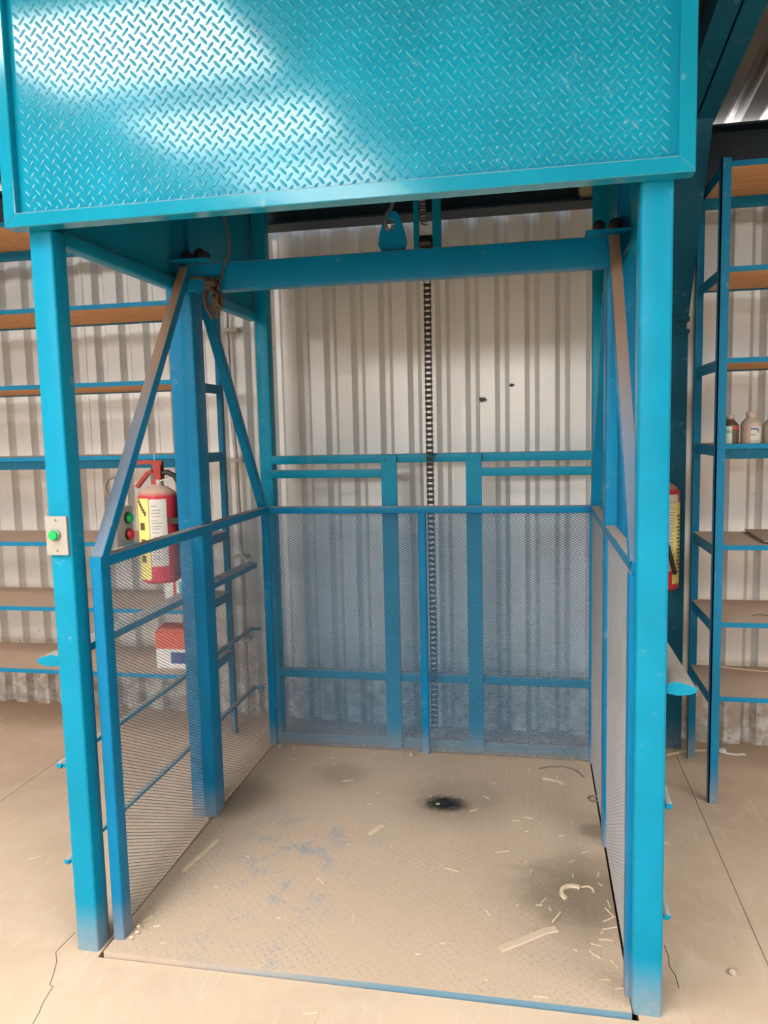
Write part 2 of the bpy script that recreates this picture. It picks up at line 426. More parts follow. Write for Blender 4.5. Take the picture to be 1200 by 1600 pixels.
def build_roof():
    roof = link('ceiling', box(-9.0, 9.5, 2.24, 2.28, RZ(2.26) + .03, RZ(2.26) + .06), 'roof', kind='structure', smooth=0)
    spans = []
    edges = sorted([-9.0, 9.5] + [v for s in SKYLIGHTS for v in s[:2]])
    for a, b in zip(edges, edges[1:]):
        sky = [s for s in SKYLIGHTS if abs(s[0] - a) < 1e-6]
        ys = [(YF - .6, 2.3)] if not sky else [(YF - .6, sky[0][2]), (sky[0][3], 2.3)]
        for y0, y1 in ys:
            x = a
            while x < b - .01:
                xe = min(x + 1.022, b); spans.append((x, xe, y0, y1)); x = xe
    for x0, x1, y0, y1 in spans:
        prof = corr_profile(x0, x1 + .0, .032); g = G(); m = len(prof)
        vs = [(px, y, RZ(y) + py) for y in (y0, y1) for px, py in prof]
        g.add(vs, [(q, q + 1, m + q + 1, m + q) for q in range(m - 1)])
        part('roof_sheet', g, 'roof', roof, smooth=.3, fixn=False)
    for i, (x0, x1, y0, y1) in enumerate(SKYLIGHTS):
        g = G(); g.add([(x0, y0, RZ(y0) + .05), (x1, y0, RZ(y0) + .05), (x1, y1, RZ(y1) + .05), (x0, y1, RZ(y1) + .05)], [(0, 1, 2, 3)])
        link('window_%d' % (i + 1), g, 'pane', kind='structure', smooth=0, fixn=False)
    for y in (-.72, -2.03, -3.42, -4.8, -6.2, -7.6, -9.0, -10.4, -11.8, -13.2, -14.1):
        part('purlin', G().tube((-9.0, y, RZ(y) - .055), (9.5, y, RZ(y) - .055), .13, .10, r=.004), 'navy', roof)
build_roof()

def build_shell():
    for nm, x0, x1 in (('wall_left', -9.06, -9.0), ('wall_right', 9.5, 9.56)):
        g = G().prism([(YF, 0), (2.3, 0), (2.3, RZ(2.3) + .03), (YF, RZ(YF) + .03)], 'x', x0, x1)
        link(nm, g, 'plaster', kind='structure', smooth=0)
    g = G(); top = RZ(YF) + .02
    g.box(-9.0, 9.5, YF - .06, YF, 0, GABLE[2]); g.box(-9.0, 9.5, YF - .06, YF, GABLE[3], top)
    g.box(-9.0, GABLE[0], YF - .06, YF, GABLE[2], GABLE[3]); g.box(GABLE[1], 9.5, YF - .06, YF, GABLE[2], GABLE[3])
    link('wall_front', g, 'plaster', kind='structure', smooth=0)
build_shell()

# eave beam (a dark channel with a lip) along the top of the back wall
eb = thing('eave_beam', 'long dark steel beam along the top of the corrugated wall', 'beam', (.5, 1.86, 2.575))
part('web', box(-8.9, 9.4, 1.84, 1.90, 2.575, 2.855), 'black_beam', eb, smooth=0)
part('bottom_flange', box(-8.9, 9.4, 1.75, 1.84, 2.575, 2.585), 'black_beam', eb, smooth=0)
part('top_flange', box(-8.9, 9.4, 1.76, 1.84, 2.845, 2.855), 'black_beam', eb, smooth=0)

# portal column with a haunch and the rafter over it
cl = thing('portal_column', 'dark blue steel building column widening into a haunch right of the lift', 'column', (2.0, 1.83, 0))
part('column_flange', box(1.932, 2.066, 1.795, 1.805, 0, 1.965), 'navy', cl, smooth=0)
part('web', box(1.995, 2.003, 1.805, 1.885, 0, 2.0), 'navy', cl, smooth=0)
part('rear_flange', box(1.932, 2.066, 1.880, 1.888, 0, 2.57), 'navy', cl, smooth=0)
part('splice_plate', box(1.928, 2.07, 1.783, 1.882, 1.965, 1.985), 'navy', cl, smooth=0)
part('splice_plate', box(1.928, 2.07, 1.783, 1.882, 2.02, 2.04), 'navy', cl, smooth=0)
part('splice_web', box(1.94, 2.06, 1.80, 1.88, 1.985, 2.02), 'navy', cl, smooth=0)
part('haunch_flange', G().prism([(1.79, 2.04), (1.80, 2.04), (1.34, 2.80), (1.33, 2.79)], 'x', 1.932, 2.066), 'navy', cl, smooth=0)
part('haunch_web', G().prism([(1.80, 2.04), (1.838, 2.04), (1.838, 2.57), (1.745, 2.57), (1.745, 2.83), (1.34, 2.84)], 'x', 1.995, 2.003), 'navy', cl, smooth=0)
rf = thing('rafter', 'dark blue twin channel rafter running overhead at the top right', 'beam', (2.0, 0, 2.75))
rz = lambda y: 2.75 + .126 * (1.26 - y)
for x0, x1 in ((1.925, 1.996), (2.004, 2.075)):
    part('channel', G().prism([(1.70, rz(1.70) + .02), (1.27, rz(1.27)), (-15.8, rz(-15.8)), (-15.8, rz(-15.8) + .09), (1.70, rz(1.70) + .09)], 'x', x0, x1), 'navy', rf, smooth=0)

# ------------------------------------------------------------------ the lift: fixed frame
lf = thing('goods_lift', 'fixed blue steel frame of the goods lift with a checker plate hood', 'goods lift', (.85, .85, 0))
part('post', vtube(0, .07, 0, .07, 0, 2.125, .007), 'blue', lf)
part('post', vtube(1.624, 1.70, 0, .07, 0, 2.125, .009), 'blue', lf)
part('post', vtube(.05, .115, 1.63, 1.70, 0, 3.0), 'blue', lf)
part('post', vtube(1.632, 1.70, 1.63, 1.70, 0, 3.0), 'blue', lf)
HX0, HX1, HZ0, HZ1, FW = -.0375, 1.737, 2.125, 3.03, .037
c = .0022
def frame_bar(poly):
    # mitred bar with small chamfers toward the viewer
    g = G(); cx = sum(p[0] for p in poly) / 4; cz = sum(p[1] for p in poly) / 4
    back = [(x, 0.0, z) for x, z in poly]; mid = [(x, -.05 + c, z) for x, z in poly]; fr = []
    n = 4
    for i in range(n):
        a, b_, d = Vector(poly[i - 1]), Vector(poly[i]), Vector(poly[(i + 1) % n])
        e1 = (b_ - a).normalized(); e2 = (d - b_).normalized()
        n1 = Vector((-e1.y, e1.x)); n2 = Vector((-e2.y, e2.x)); k = (n1 + n2) / (1 + n1.dot(n2))
        q = b_ + k * c; fr.append((q.x, -.05, q.y))
    g.add(back + mid + fr, [(0, 1, 5, 4), (1, 2, 6, 5), (2, 3, 7, 6), (3, 0, 4, 7), (4, 5, 9, 8), (5, 6, 10, 9), (6, 7, 11, 10), (7, 4, 8, 11), (8, 9, 10, 11), (3, 2, 1, 0)])
    return g
hood = part('hood', G().box(HX0 + .01, HX1 - .01, .006, 1.70, HZ1 - .004, HZ1), 'hood', lf, smooth=0)
part('frame_bar', frame_bar([(HX0, HZ0), (HX1, HZ0), (HX1 - FW, HZ0 + FW), (HX0 + FW, HZ0 + FW)]), 'hood', hood, smooth=0)
part('frame_bar', frame_bar([(HX0 + FW, HZ1 - FW), (HX1 - FW, HZ1 - FW), (HX1, HZ1), (HX0, HZ1)]), 'hood', hood, smooth=0)
part('frame_bar', frame_bar([(HX0, HZ0), (HX0 + FW, HZ0 + FW), (HX0 + FW, HZ1 - FW), (HX0, HZ1)]), 'hood', hood, smooth=0)
part('frame_bar', frame_bar([(HX1, HZ0), (HX1, HZ1), (HX1 - FW, HZ1 - FW), (HX1 - FW, HZ0 + FW)]), 'hood', hood, smooth=0)
YS = -.026
part('checker_sheet', box(HX0 + FW - .004, HX1 - FW + .004, YS, YS + .004, HZ0 + FW - .004, HZ1 - FW + .004), 'hood', hood, smooth=0)
part('tread_relief', lozenges(HX0 + FW, HX1 - FW, HZ0 + FW, HZ1 - FW, .0330, .0305, .029, .0088, .0021, lambda u, v, h: (u, YS - h, v)), 'hood', hood, kind='stuff', smooth=1.2)
part('side_panel', box(.030, .034, .03, 1.69, 2.115, HZ1), 'blue', hood, smooth=0)
part('side_panel', box(1.690, 1.694, .074, 1.628, 2.137, HZ1), 'blue', hood, smooth=0)
part('side_beam', ytube(.026, .07, .07, 1.63, 2.097, 2.137), 'blue', lf)
part('side_beam', ytube(1.672, 1.700, .07, 1.63, 2.097, 2.137), 'blue', lf)
def channel(x0, x1, y0, y1, z0, z1, t, open_pos):
    if open_pos: poly = [(x0, y0), (x1, y0), (x1, y0 + t), (x0 + t, y0 + t), (x0 + t, y1 - t), (x1, y1 - t), (x1, y1), (x0, y1)]
    else: poly = [(x1, y0), (x1, y1), (x0, y1), (x0, y1 - t), (x1 - t, y1 - t), (x1 - t, y0 + t), (x0, y0 + t), (x0, y0)]
    return G().prism(poly, 'z', z0, z1)
part('guide_channel', channel(-.004, .052, .83, .93, 0, 3.0, .007, True), 'frame', lf, smooth=0)
part('guide_channel', channel(1.662, 1.718, .83, .93, 0, 3.0, .007, False), 'frame', lf, smooth=0)
part('back_rail', xtube(.113, 1.634, 1.63, 1.665, 1.405, 1.447), 'blue', lf)
part('back_rail', xtube(.113, .662, 1.60, 1.630, 1.338, 1.378), 'blue', lf)
part('back_rail', xtube(1.134, 1.634, 1.60, 1.630, 1.338, 1.378), 'blue', lf)
part('back_rail', xtube(.113, 1.634, 1.63, 1.665, .335, .378), 'blue', lf)
part('back_rail', xtube(.113, 1.634, 1.63, 1.665, 0.0, .045), 'blue', lf)
for x0, x1 in ((.662, .735), (1.063, 1.135)):
    pl = part('back_plate', G().box(x0, x1, 1.605, 1.63, 0, 1.442), 'blue', lf, smooth=0)
    for zz in (1.418, .36):
        part('bolt', G().lathe((x0 + .018, 1.605, zz), [(.005, 0), (.005, -.004), (.002, -.006)], 8, 'y'), 'blue', pl)
# guard rails outside the posts
def guard(mirror):
    prof = [(1.703, .873), (1.703, .897), (1.718, .903), (1.730, .904), (1.752, .897), (1.770, .892), (1.776, .886), (1.772, .877), (1.758, .871), (1.73, .868)]
    if mirror: prof = [(1.700 - x + (.0 if x < 1.71 else -.008), z + .012) for x, z in prof][::-1]
    return G().prism(prof, 'y', .022, 1.675)
part('guard_rail', guard(False), 'blue', lf); part('guard_rail', guard(True), 'blue', lf)
for z in (.570, .264):
    for x in (1.713, -.040 if z > .4 else -.036):
        part('guard_bar', G().lathe((x, 0, z), [(.008, .028), (.011, .032), (.011, 1.66), (.008, 1.664)], 12, 'y'), 'blue', lf)
        xa, xb = (x, .006) if x < 0 else (1.695, x)
        for yy in (.045, 1.66):
            part('bar_lug', box(xa, xb, yy - .012, yy + .012, z - .006, z + .006), 'blue', lf, smooth=0)
bp = part('button_plate', G().box(-.003, .0635, -.009, 0.0, 1.221, 1.333), 'alu', lf, label='brushed aluminium button plate')
part('push_button', G().lathe((.026, -.009, 1.279), [(.0145, 0), (.0145, -.012), (.0125, -.015), (0.001, -.0155)], 20, 'y'), 'green', bp, label='round green push button')
part('button_collar', G().lathe((.026, -.009, 1.279), [(.017, 0), (.017, -.006), (.0148, -.007)], 20, 'y'), 'steel', bp)
for zz in (1.322, 1.234): part('screw', G().lathe((.030, -.009, zz), [(.0035, 0), (.0035, -.002), (.001, -.0025)], 8, 'y'), 'steel', bp)

# ------------------------------------------------------------------ the lift: moving cage
cg = thing('lift_cage', 'blue lift cage with expanded mesh sides and a dusty checker plate floor', 'lift cage', (.86, .77, .001))
PX0, PX1, PY0, PY1, PZ = .098, 1.622, -.016, 1.565, .0165
pf = part('platform', box(PX0, PX1, PY0, PY1, -.029, PZ), 'deck', cg, smooth=0)
part('tread_relief', lozenges(PX0, PX1, PY0 + .004, PY1, .0330, .0330, .025, .0060, .0006, lambda u, v, h: (u, v, PZ + h)), 'tread', pf, kind='stuff', smooth=0)
RT = 1.208
part('corner_post', vtube(.098, .134, .04, .094, PZ, RT - .03), 'frame', cg)
part('corner_post', vtube(1.611, 1.650, .04, .094, PZ, RT - .03), 'frame', cg)
part('corner_post', vtube(.080, .1165, 1.53, 1.566, PZ, RT - .03), 'frame', cg)
part('corner_post', vtube(1.618, 1.655, 1.53, 1.566, PZ, RT - .03), 'frame', cg)
part('middle_post', vtube(.845, .881, 1.53, 1.56, PZ, RT - .035), 'frame', cg)
part('top_rail', G().tube((.1155, .04, RT - .0175), (.0985, 1.566, RT - .0175), .037, .035, r=.005), 'frame', cg)
part('top_rail', ytube(1.6175, 1.655, .04, 1.566, RT - .035, RT), 'frame', cg)
part('top_rail', xtube(.1165, 1.6175, 1.53, 1.566, RT - .036, RT - .002), 'frame', cg)
part('upright', vtube(.060, .1115, .795, .89, .022, 2.10), 'frame', cg)
part('upright', vtube(1.617, 1.659, .795, .89, .022, 2.10), 'frame', cg)
part('lifting_beam', xtube(.10, 1.625, .79, .862, 2.092, 2.191), 'frame', cg)
for x0, x1 in ((.062, .205), (1.545, 1.69)):
    ep = part('end_plate', box(x0, x1, .735, .90, 2.191, 2.199), 'frame', cg, smooth=0)
    for xx, rr in ((x0 + .045, .020), (x0 + .098, .022)):
        part('guide_roller', G().lathe((xx, .80, 2.199 + rr), [(.012, -.030), (rr, -.026), (rr, .026), (.012, .030)], 18, 'y'), 'steel_dark', ep, label='dark oily guide roller')
        part('roller_bracket', box(xx - .016, xx + .016, .832, .838, 2.199, 2.199 + rr * 1.7), 'steel_dark', ep, smooth=0)
def brace(p0, p1): return G().tube(p0, p1, .038, .036, up=(0, -1, 0), r=.004)
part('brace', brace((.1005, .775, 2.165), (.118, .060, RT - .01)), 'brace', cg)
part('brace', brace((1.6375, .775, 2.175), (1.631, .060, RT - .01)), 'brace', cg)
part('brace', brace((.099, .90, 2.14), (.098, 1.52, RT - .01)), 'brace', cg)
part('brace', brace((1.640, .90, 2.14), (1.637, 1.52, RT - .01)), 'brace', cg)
# lifting eye with a round hole
def lug():
    g = G(); zc = 2.287; rh = .021; N = 24; ins = []; out = []
    cxx = .875; hx = .868
    for i in range(N):
        a = 2 * math.pi * i / N; ins.append((hx + rh * math.cos(a), zc + rh * math.sin(a)))
        d = Vector((math.cos(a), math.sin(a)))
        # outline: sloping shoulders, rounded top
        best = 1e9
        poly = [(.828, 2.19), (.931, 2.19), (.931, 2.235), (.905, 2.318), (.893, 2.332), (.866, 2.332), (.852, 2.318), (.828, 2.235)]
        for k in range(len(poly)):
            p, q = Vector(poly[k]), Vector(poly[(k + 1) % len(poly)]); e = q - p
            den = d.x * e.y - d.y * e.x
            if abs(den) < 1e-9: continue
            r = p - Vector((hx, zc)); t = (r.x * e.y - r.y * e.x) / den; s = (r.x * d.y - r.y * d.x) / den
            if t > 0 and -1e-6 <= s <= 1 + 1e-6: best = min(best, t)
        out.append((hx + d.x * best, zc + d.y * best))
    vs = []
    for y in (.815, .833): vs += [(x, y, z) for x, z in ins] + [(x, y, z) for x, z in out]
    fs = []
    for i in range(N):
        j = (i + 1) % N
        fs += [(i, j, N + j, N + i), (2 * N + i, 3 * N + i, 3 * N + j, 2 * N + j), (N + i, N + j, 3 * N + j, 3 * N + i), (i, 2 * N + i, 2 * N + j, j)]
    return g.add(vs, fs)
part('lifting_eye', lug(), 'frame', cg)
# mesh panels
B0 = .028
ML = RT - .037 - B0
LU1 = tuple(Vector((-.035, .701, 0)).normalized()); LU2 = tuple(Vector((.020, .644, 0)).normalized())
part('mesh_panel', expanded_mesh((.097, .094, .004), LU1, (0, 0, 1), .702, ML + B0 - .004, 12, wd=.0022), 'meshpaint', cg, kind='stuff', smooth=0, fixn=False)
part('mesh_panel', expanded_mesh((.064, .888, .004), LU2, (0, 0, 1), .644, ML + B0 - .004, 12, wd=.0022), 'meshpaint', cg, kind='stuff', smooth=0, fixn=False)
part('mesh_panel', expanded_mesh((1.628, .094, B0), (0, 1, 0), (0, 0, 1), .701, ML, 40), 'meshpaint', cg, kind='stuff', smooth=0, fixn=False)
part('mesh_panel', expanded_mesh((1.628, .888, B0), (0, 1, 0), (0, 0, 1), .644, ML, 40), 'meshpaint', cg, kind='stuff', smooth=0, fixn=False)
part('mesh_panel', expanded_mesh((.1165, 1.538, B0), (1, 0, 0), (0, 0, 1), .730, ML, -25), 'meshpaint', cg, kind='stuff', smooth=0, fixn=False)
part('mesh_panel', expanded_mesh((.880, 1.538, B0), (1, 0, 0), (0, 0, 1), .739, ML, -25), 'meshpaint', cg, kind='stuff', smooth=0, fixn=False)
# control box on the left rail
cb = part('control_box', G().tube((.072, .262, RT + .001), (.072, .262, RT + .123), .040, .105, up=(0, 1, 0), r=.004), 'boxgrey', cg, label='grey control box with a green and a red button')
for zz, mm, lb in ((RT + .088, 'green', 'round green button'), (RT + .036, 'red_btn', 'round red button')):
    part('push_button', G().lathe((.092, .275, zz), [(.0155, 0), (.0155, .014), (.013, .017), (.001, .0175)], 18, 'x'), mm, cb, label=lb)
    part('button_collar', G().lathe((.092, .275, zz), [(.0185, 0), (.0185, .006), (.016, .007)], 18, 'x'), 'steel_dark', cb)
ring = [(.008 + .028 * math.cos(a), .32, 1.392 + .034 * math.sin(a)) for a in [math.radians(k) for k in range(-80, 200, 20)]]
part('cable', G().pipe([(.060, .31, RT + .12), (.055, .315, RT + .15)] + [(.05, .318, RT + .17)] + ring[::-1][6:] + [], .005) if False else
     G().pipe([(.072, .285, RT + .123), (.074, .30, RT + .16), (.060, .315, 1.405), (.030, .32, 1.425), (.006, .32, 1.418), (-.006, .32, 1.395), (.000, .32, 1.368), (.020, .32, 1.352), (.042, .32, 1.345), (.062, .31, 1.335)], .0052, 8), 'rubber_grey', cb, label='looped grey cable')

# ------------------------------------------------------------------ hoist parts hanging inside the hood
hk = thing('hoist_hook', 'grey steel crane hook passing through the lifting eye', 'hook', (.88, .824, 2.262))
pts = [(.884, .824, 2.45), (.884, .824, 2.372)]
for k in range(-60, 191, 22):
    a = math.radians(90 - k + 30)
pts = [(.884, .824, 2.45), (.884, .824, 2.375), (.876, .824, 2.345), (.864, .824, 2.325), (.8565, .824, 2.300), (.856, .824, 2.283), (.861, .824, 2.270), (.870, .824, 2.2665), (.880, .824, 2.272), (.884, .824, 2.285)]
part('hook_bend', G().pipe([(x, y + (0.0 if z > 2.33 else -.012 if x < .868 else .0), z) for x, y, z in pts], .0068, 10, up=(0, 1, 0)), 'steel', hk)
part('hook_shank', G().lathe((.884, .824, 2.43), [(.012, 0), (.016, .01), (.016, .06), (.010, .07)], 14), 'steel_dark', hk)
part('wire_rope', G().pipe([(.884, .824, 2.49), (.884, .824, 3.024)], .006, 8), 'steel_dark', hk)

hu = thing('chain_bracket', 'blue bracket with a coil spring holding the top of the roller chain', 'bracket', (.905, 1.58, 2.21))
part('side_plate', box(.845, .868, 1.565, 1.60, 2.31, 3.02), 'blue', hu, smooth=0)
part('side_plate', box(.930, .968, 1.565, 1.60, 2.31, 3.02), 'blue', hu, smooth=0)
part('coil_spring', G().pipe([(.878 + .013 * math.cos(k * math.pi / 6) + .0001 * (150 - k), 1.575 + .013 * math.sin(k * math.pi / 6), 2.475 + k * .0011) for k in range(0, 150)], .0042, 6), 'steel', hu, label='worn grey coil spring')
part('chain_roller', G().lathe((.899, 1.583, 2.40), [(.010, -.030), (.030, -.026), (.030, .026), (.010, .030)], 18, 'x'), 'steel_dark', hu)
part('chain_anchor', G().lathe((.888, 1.575, 2.24), [(.011, 0), (.011, .11), (.006, .16)], 12), 'steel_dark', hu)
part('chain_anchor', G().lathe((.912, 1.575, 2.24), [(.011, 0), (.011, .11), (.006, .16)], 12), 'steel_dark', hu)
part('top_bar', box(.70, 1.10, 1.56, 1.61, 2.985, 3.02), 'blue', hu, smooth=0)

ch = thing('roller_chain', 'dark oily roller chain hanging behind the cage back', 'chain', (.900, 1.585, .12))
def link_mesh(outer):
    g = G(); L = .0254; xo = .0145 if outer else .0112
    for sx in (-1, 1):
        prof = []
        for k in range(0, 181, 30): prof.append((.0105 * math.cos(math.radians(k)), L / 2 + .0105 * math.sin(math.radians(k))))
        prof += [(-.0068, 0)]
        for k in range(180, 361, 30): prof.append((.0105 * math.cos(math.radians(k)), -L / 2 + .0105 * math.sin(math.radians(k))))
        prof += [(.0068, 0)]
        g.prism(prof, 'x', sx * xo - .0014, sx * xo + .0014)
    if not outer:
        for s in (-1, 1): g.lathe((0, 0, s * L / 2), [(.0075, -.010), (.0075, .010)], 10, 'x')
    else:
        for s in (-1, 1): g.lathe((0, 0, s * L / 2), [(.0038, -.0175), (.0038, .0175)], 8, 'x')
    return g
protos = []
nl = 0; z = .14
while z < 2.225:
    xw = .900 + .0012 * math.sin(z * 3)
    if len(protos) < 2:
        g = link_mesh(nl % 2 == 0); g.v = [(a + xw, b + 1.585, c_ + z) for a, b, c_ in g.v]
        protos.append(part('chain_link', g, 'steel_dark', ch, origin=(xw, 1.585, z)))
    else: dup_part(protos[nl % 2], ch, (xw, 1.585, z))
    nl += 1; z += .0254

# brown rag-like tangle of cable on the beam
rb = thing('cable_tangle', 'brown tangle of old cable tied round the left end of the lifting beam', 'cable', (.22, .775, 2.0))
part('hanging_cable', G().pipe([(.247, .70, 2.98), (.252, .73, 2.5), (.262, .77, 2.36), (.276, .778, 2.29), (.279, .779, 2.22), (.266, .778, 2.198), (.252, .779, 2.17), (.242, .778, 2.13), (.232, .777, 2.11)], .004, 7), 'brownrag', rb)
part('tie', G().pipe([(.108, .781, 2.134), (.14, .778, 2.140), (.175, .777, 2.134), (.205, .775, 2.126), (.236, .774, 2.132)], .0048, 7), 'brownrag', rb)
random.seed(3)
for k in range(9):
    a0 = random.uniform(.186, .215); pts = []
    x, y, zz = a0, .772, 2.128 - random.uniform(0, .02)
    for q in range(8):
        pts.append((x, y, zz)); x += random.uniform(-.013, .019); y += random.uniform(-.012, .006); y = max(.742, min(.774, y)); zz -= random.uniform(.008, .024); x = max(.182, min(.252, x))
    part('strand', G().pipe(pts, random.uniform(.0035, .0075), 6), 'brownrag', rb)
def lump(c, rx, ry, rz_, sd, nu=10, nv=7, j=.22):
    rnd = random.Random(sd); g = G(); vs = []; fs = []
    for b in range(nv + 1):
        ph = math.pi * b / nv
        for a in range(nu):
            th = 2 * math.pi * a / nu; r = 1 + rnd.uniform(-j, j)
            if b in (0, nv): r = 1
            vs.append((c[0] + rx * r * math.sin(ph) * math.cos(th), c[1] + ry * r * math.sin(ph) * math.sin(th), c[2] + rz_ * math.cos(ph) * (1 if b in (0, nv) else r)))
    for b in range(nv):
        for a in range(nu): fs.append((b * nu + a, b * nu + (a + 1) % nu, (b + 1) * nu + (a + 1) % nu, (b + 1) * nu + a))
    return g.add(vs, fs)
part('knot', lump((.200, .762, 2.110), .024, .016, .024, 5), 'brownrag', rb)
part('torn_end', lump((.224, .760, 2.035), .016, .014, .042, 6), 'brownrag', rb)
tag(link('loose_wire', G().pipe([(.258, -.002, 2.123), (.262, .002, 2.10), (.272, .003, 2.06)], .0012, 5), 'steel'), 'short thin wire end poking from under the hood edge', 'wire') if False else None

# ------------------------------------------------------------------ steel racks
LV = [.450, .757, 1.070, 1.470, 1.802, 2.147, 2.535]
def rack(label, x0, x1, ends):
    t = thing('steel_rack', label, 'rack', ((x0 + x1) / 2, 1.46, 0))
    for xe in ends:
        s = -1 if abs(xe - x0) < .01 else 1
        xa, xb = (xe, xe + .036) if s < 0 else (xe - .036, xe)
        xm = xa if s < 0 else xb
        for y0, y1 in ((1.246, 1.282), (1.668, 1.704)):
            # angle iron post
            t_ = .005
            yo = y0 if y0 < 1.4 else y1 - t_
            g = G().box(xa, xb, yo, yo + t_, 0, 2.552)
            g.box(xm - (0 if s < 0 else t_), xm + (t_ if s < 0 else 0), y0, y1, 0, 2.552)
            part('post', g, 'shelfblue', t, smooth=0)
        for z in LV:
            xi = xa + .005 if s < 0 else xb - .009
            part('end_rung', box(xi, xi + .004, 1.282, 1.668, z - .045, z - .001), 'shelfblue', t, smooth=0)
    for i, z in enumerate(LV):
        part('shelf_board', box(x0 + .006, x1 - .006, 1.262, 1.690, z - .016, z), 'wood', t, smooth=0)
        g = G().box(x0 + (.036 if x0 in ends else 0), x1 - (.036 if x1 in ends else 0), 1.247, 1.252, z - .017, z + .003); 
        part('front_edge', g, 'shelfblue', t, smooth=0)
        part('back_edge', box(x0 + .006, x1 - .006, 1.668, 1.690, z - (.060 if i == 6 else .0215), z - .0165), 'shelfblue', t, smooth=0)
        if i == 3:
            part('front_rail', box(x0 + .02, x1 - .02, 1.256, 1.262, z - .056, z - .004), 'navy', t, smooth=0)
    return t
rack('long steel and plywood rack against the wall left of the lift, bare upper shelves', -2.9, -.155, (-2.9, -.155))
rack('steel and plywood rack right of the lift with bottles on one shelf', 2.074, 3.6, (2.074, 3.6))

# ------------------------------------------------------------------ fire extinguishers
def arc_patch(c, r, a0, a1, z0, z1, n=10):
    g = G(); vs = []
    for i in range(n + 1):
        a = math.radians(a0 + (a1 - a0) * i / n)
        for z_ in (z0, z1): vs.append((c[0] + r * math.cos(a), c[1] + r * math.sin(a), z_))
    m = len(vs)
    vs2 = [(c[0] + (x - c[0]) * (1 - .0006 / r), c[1] + (y - c[1]) * (1 - .0006 / r), z_) for x, y, z_ in vs]
    fs = [(2 * i, 2 * i + 2, 2 * i + 3, 2 * i + 1) for i in range(n)]
    g.add(vs + vs2, fs + [tuple(m + q for q in reversed(f)) for f in fs]); return g
def extinguisher(label, c, zb, zt, R, face, turn):
    x, y = c; t = thing('fire_extinguisher', label, 'extinguisher', (x, y, zb)); h = zt - zb
    body = part('cylinder', G().lathe((x, y, zb), [(.001, .006), (R * .8, 0), (R * .97, .010), (R, .025), (R, h - .035), (R * .97, h - .018), (R * .85, h + .002), (R * .6, h + .018), (R * .3, h + .030), (R * .22, h + .034), (R * .22, h + .05), (.001, h + .05)], 36), 'red', t)
    f = face
    lb = part('instruction_label', arc_patch((x, y), R + .0008, f - 14, f + 34, zb + h * .20, zb + h * .94), 'white', body, label='white printed label')
    if True:
        g = arc_patch((x, y), R + .0016, f - 9, f + 30, zb + h * .22, zb + h * .91)
        part('label_text_panel', g, 'paper', lb) if False else None
    k = 0; zz = zb + h * .88
    yl = part('hazard_label', arc_patch((x, y), R + .0008, f - 62, f - 16, zb + h * .05, zb + h * .95), 'yellow', body, label='yellow label with a dark triangle mark')
    return t, body, lb, yl
def ext_text(body, c, R, f, zb, h, seed):
    rnd = random.Random(seed)
    zz = zb + h * .86; g = G()
    while zz > zb + h * .26:
        wv = rnd.uniform(14, 30)
        p = arc_patch(c, R + .0014, f - 8, f - 8 + wv, zz, zz + .004, 4); g.add(p.v, p.f); zz -= rnd.uniform(.010, .018)
    part('printed_lines', g, 'paper', body, label='rows of small grey print', kind='stuff', smooth=0)
    g = G(); zz = zb + h * .60
    for q in range(3):
        p = arc_patch(c, R + .0014, f - 48, f - 30, zz, zz + .03, 3); g.add(p.v, p.f); zz -= h * .18
    part('printed_marks', g, 'bottle_dark', body, kind='stuff', smooth=0)
    g = G(); n = 6
    for q in range(n):
        a0 = f - 56 + q * 5; p = arc_patch(c, R + .0014, a0, a0 + 7, zb + h * (.90 - q * .028), zb + h * (.90 - q * .028) + .018, 2); g.add(p.v, p.f)
    part('warning_stroke', g, 'bottle_dark', body, smooth=0, kind='stuff')
XL, YL, RL = -.152, .955, .083
e1, b1, _, _ = extinguisher('red fire extinguisher with white label hung beside the left guide channel', (XL, YL), .955, 1.325, RL, -74, 0)
ext_text(b1, (XL, YL), RL, -74, .955, .37, 1)
part('valve', G().lathe((XL + .01, YL, 1.355), [(.018, 0), (.018, .03), (.013, .034), (.013, .06)], 14), 'alu', e1, label='dusty brass grey valve')
def lever(pts, wd, th): return G().sweep(pts, [(-wd, -th), (wd, -th), (wd, th), (-wd, th)])
part('carry_handle', lever([(XL - .010, YL - .01, 1.415), (XL - .030, YL - .014, 1.405), (XL - .055, YL - .02, 1.375), (XL - .075, YL - .024, 1.350)], .019, .007), 'handle', e1)
part('squeeze_lever', lever([(XL + .030, YL, 1.446), (XL - .02, YL - .01, 1.450), (XL - .050, YL - .016, 1.452), (XL - .066, YL - .018, 1.447)], .018, .008), 'handle', e1)
part('lever_block', G().tube((XL + .012, YL - .004, 1.38), (XL + .012, YL - .004, 1.446), .034, .036, up=(0, 1, 0), r=.003), 'handle', e1)
part('discharge_hose', G().pipe([(XL + .02, YL, 1.405), (XL + .05, YL, 1.408), (XL + .078, YL + .005, 1.392), (XL + .098, YL + .01, 1.352), (XL + .104, YL + .012, 1.30), (XL + .104, YL + .012, 1.10)], .011, 10), 'black', e1, label='black rubber hose')
part('safety_tie', G().pipe([(XL + .022, YL - .02, 1.372), (XL + .05, YL - .03, 1.380), (XL + .085, YL - .025, 1.384)], .0028, 6), 'white', e1)
part('pin_string', G().pipe([(XL + .004, YL - .02, 1.44), (XL + .006, YL - .022, 1.48), (XL + .014, YL - .02, 1.50)], .0012, 5), 'white', e1)
part('wall_bracket', box(XL + .06, -.002, YL - .05, YL - .03, 1.20, 1.225), 'steel_dark', e1, smooth=0)
XR, YR, RR = 1.946, 1.712, .080
e2, b2, _, _ = extinguisher('red fire extinguisher half hidden behind the right front post', (XR, YR), .800, 1.270, RR, -70, 0)
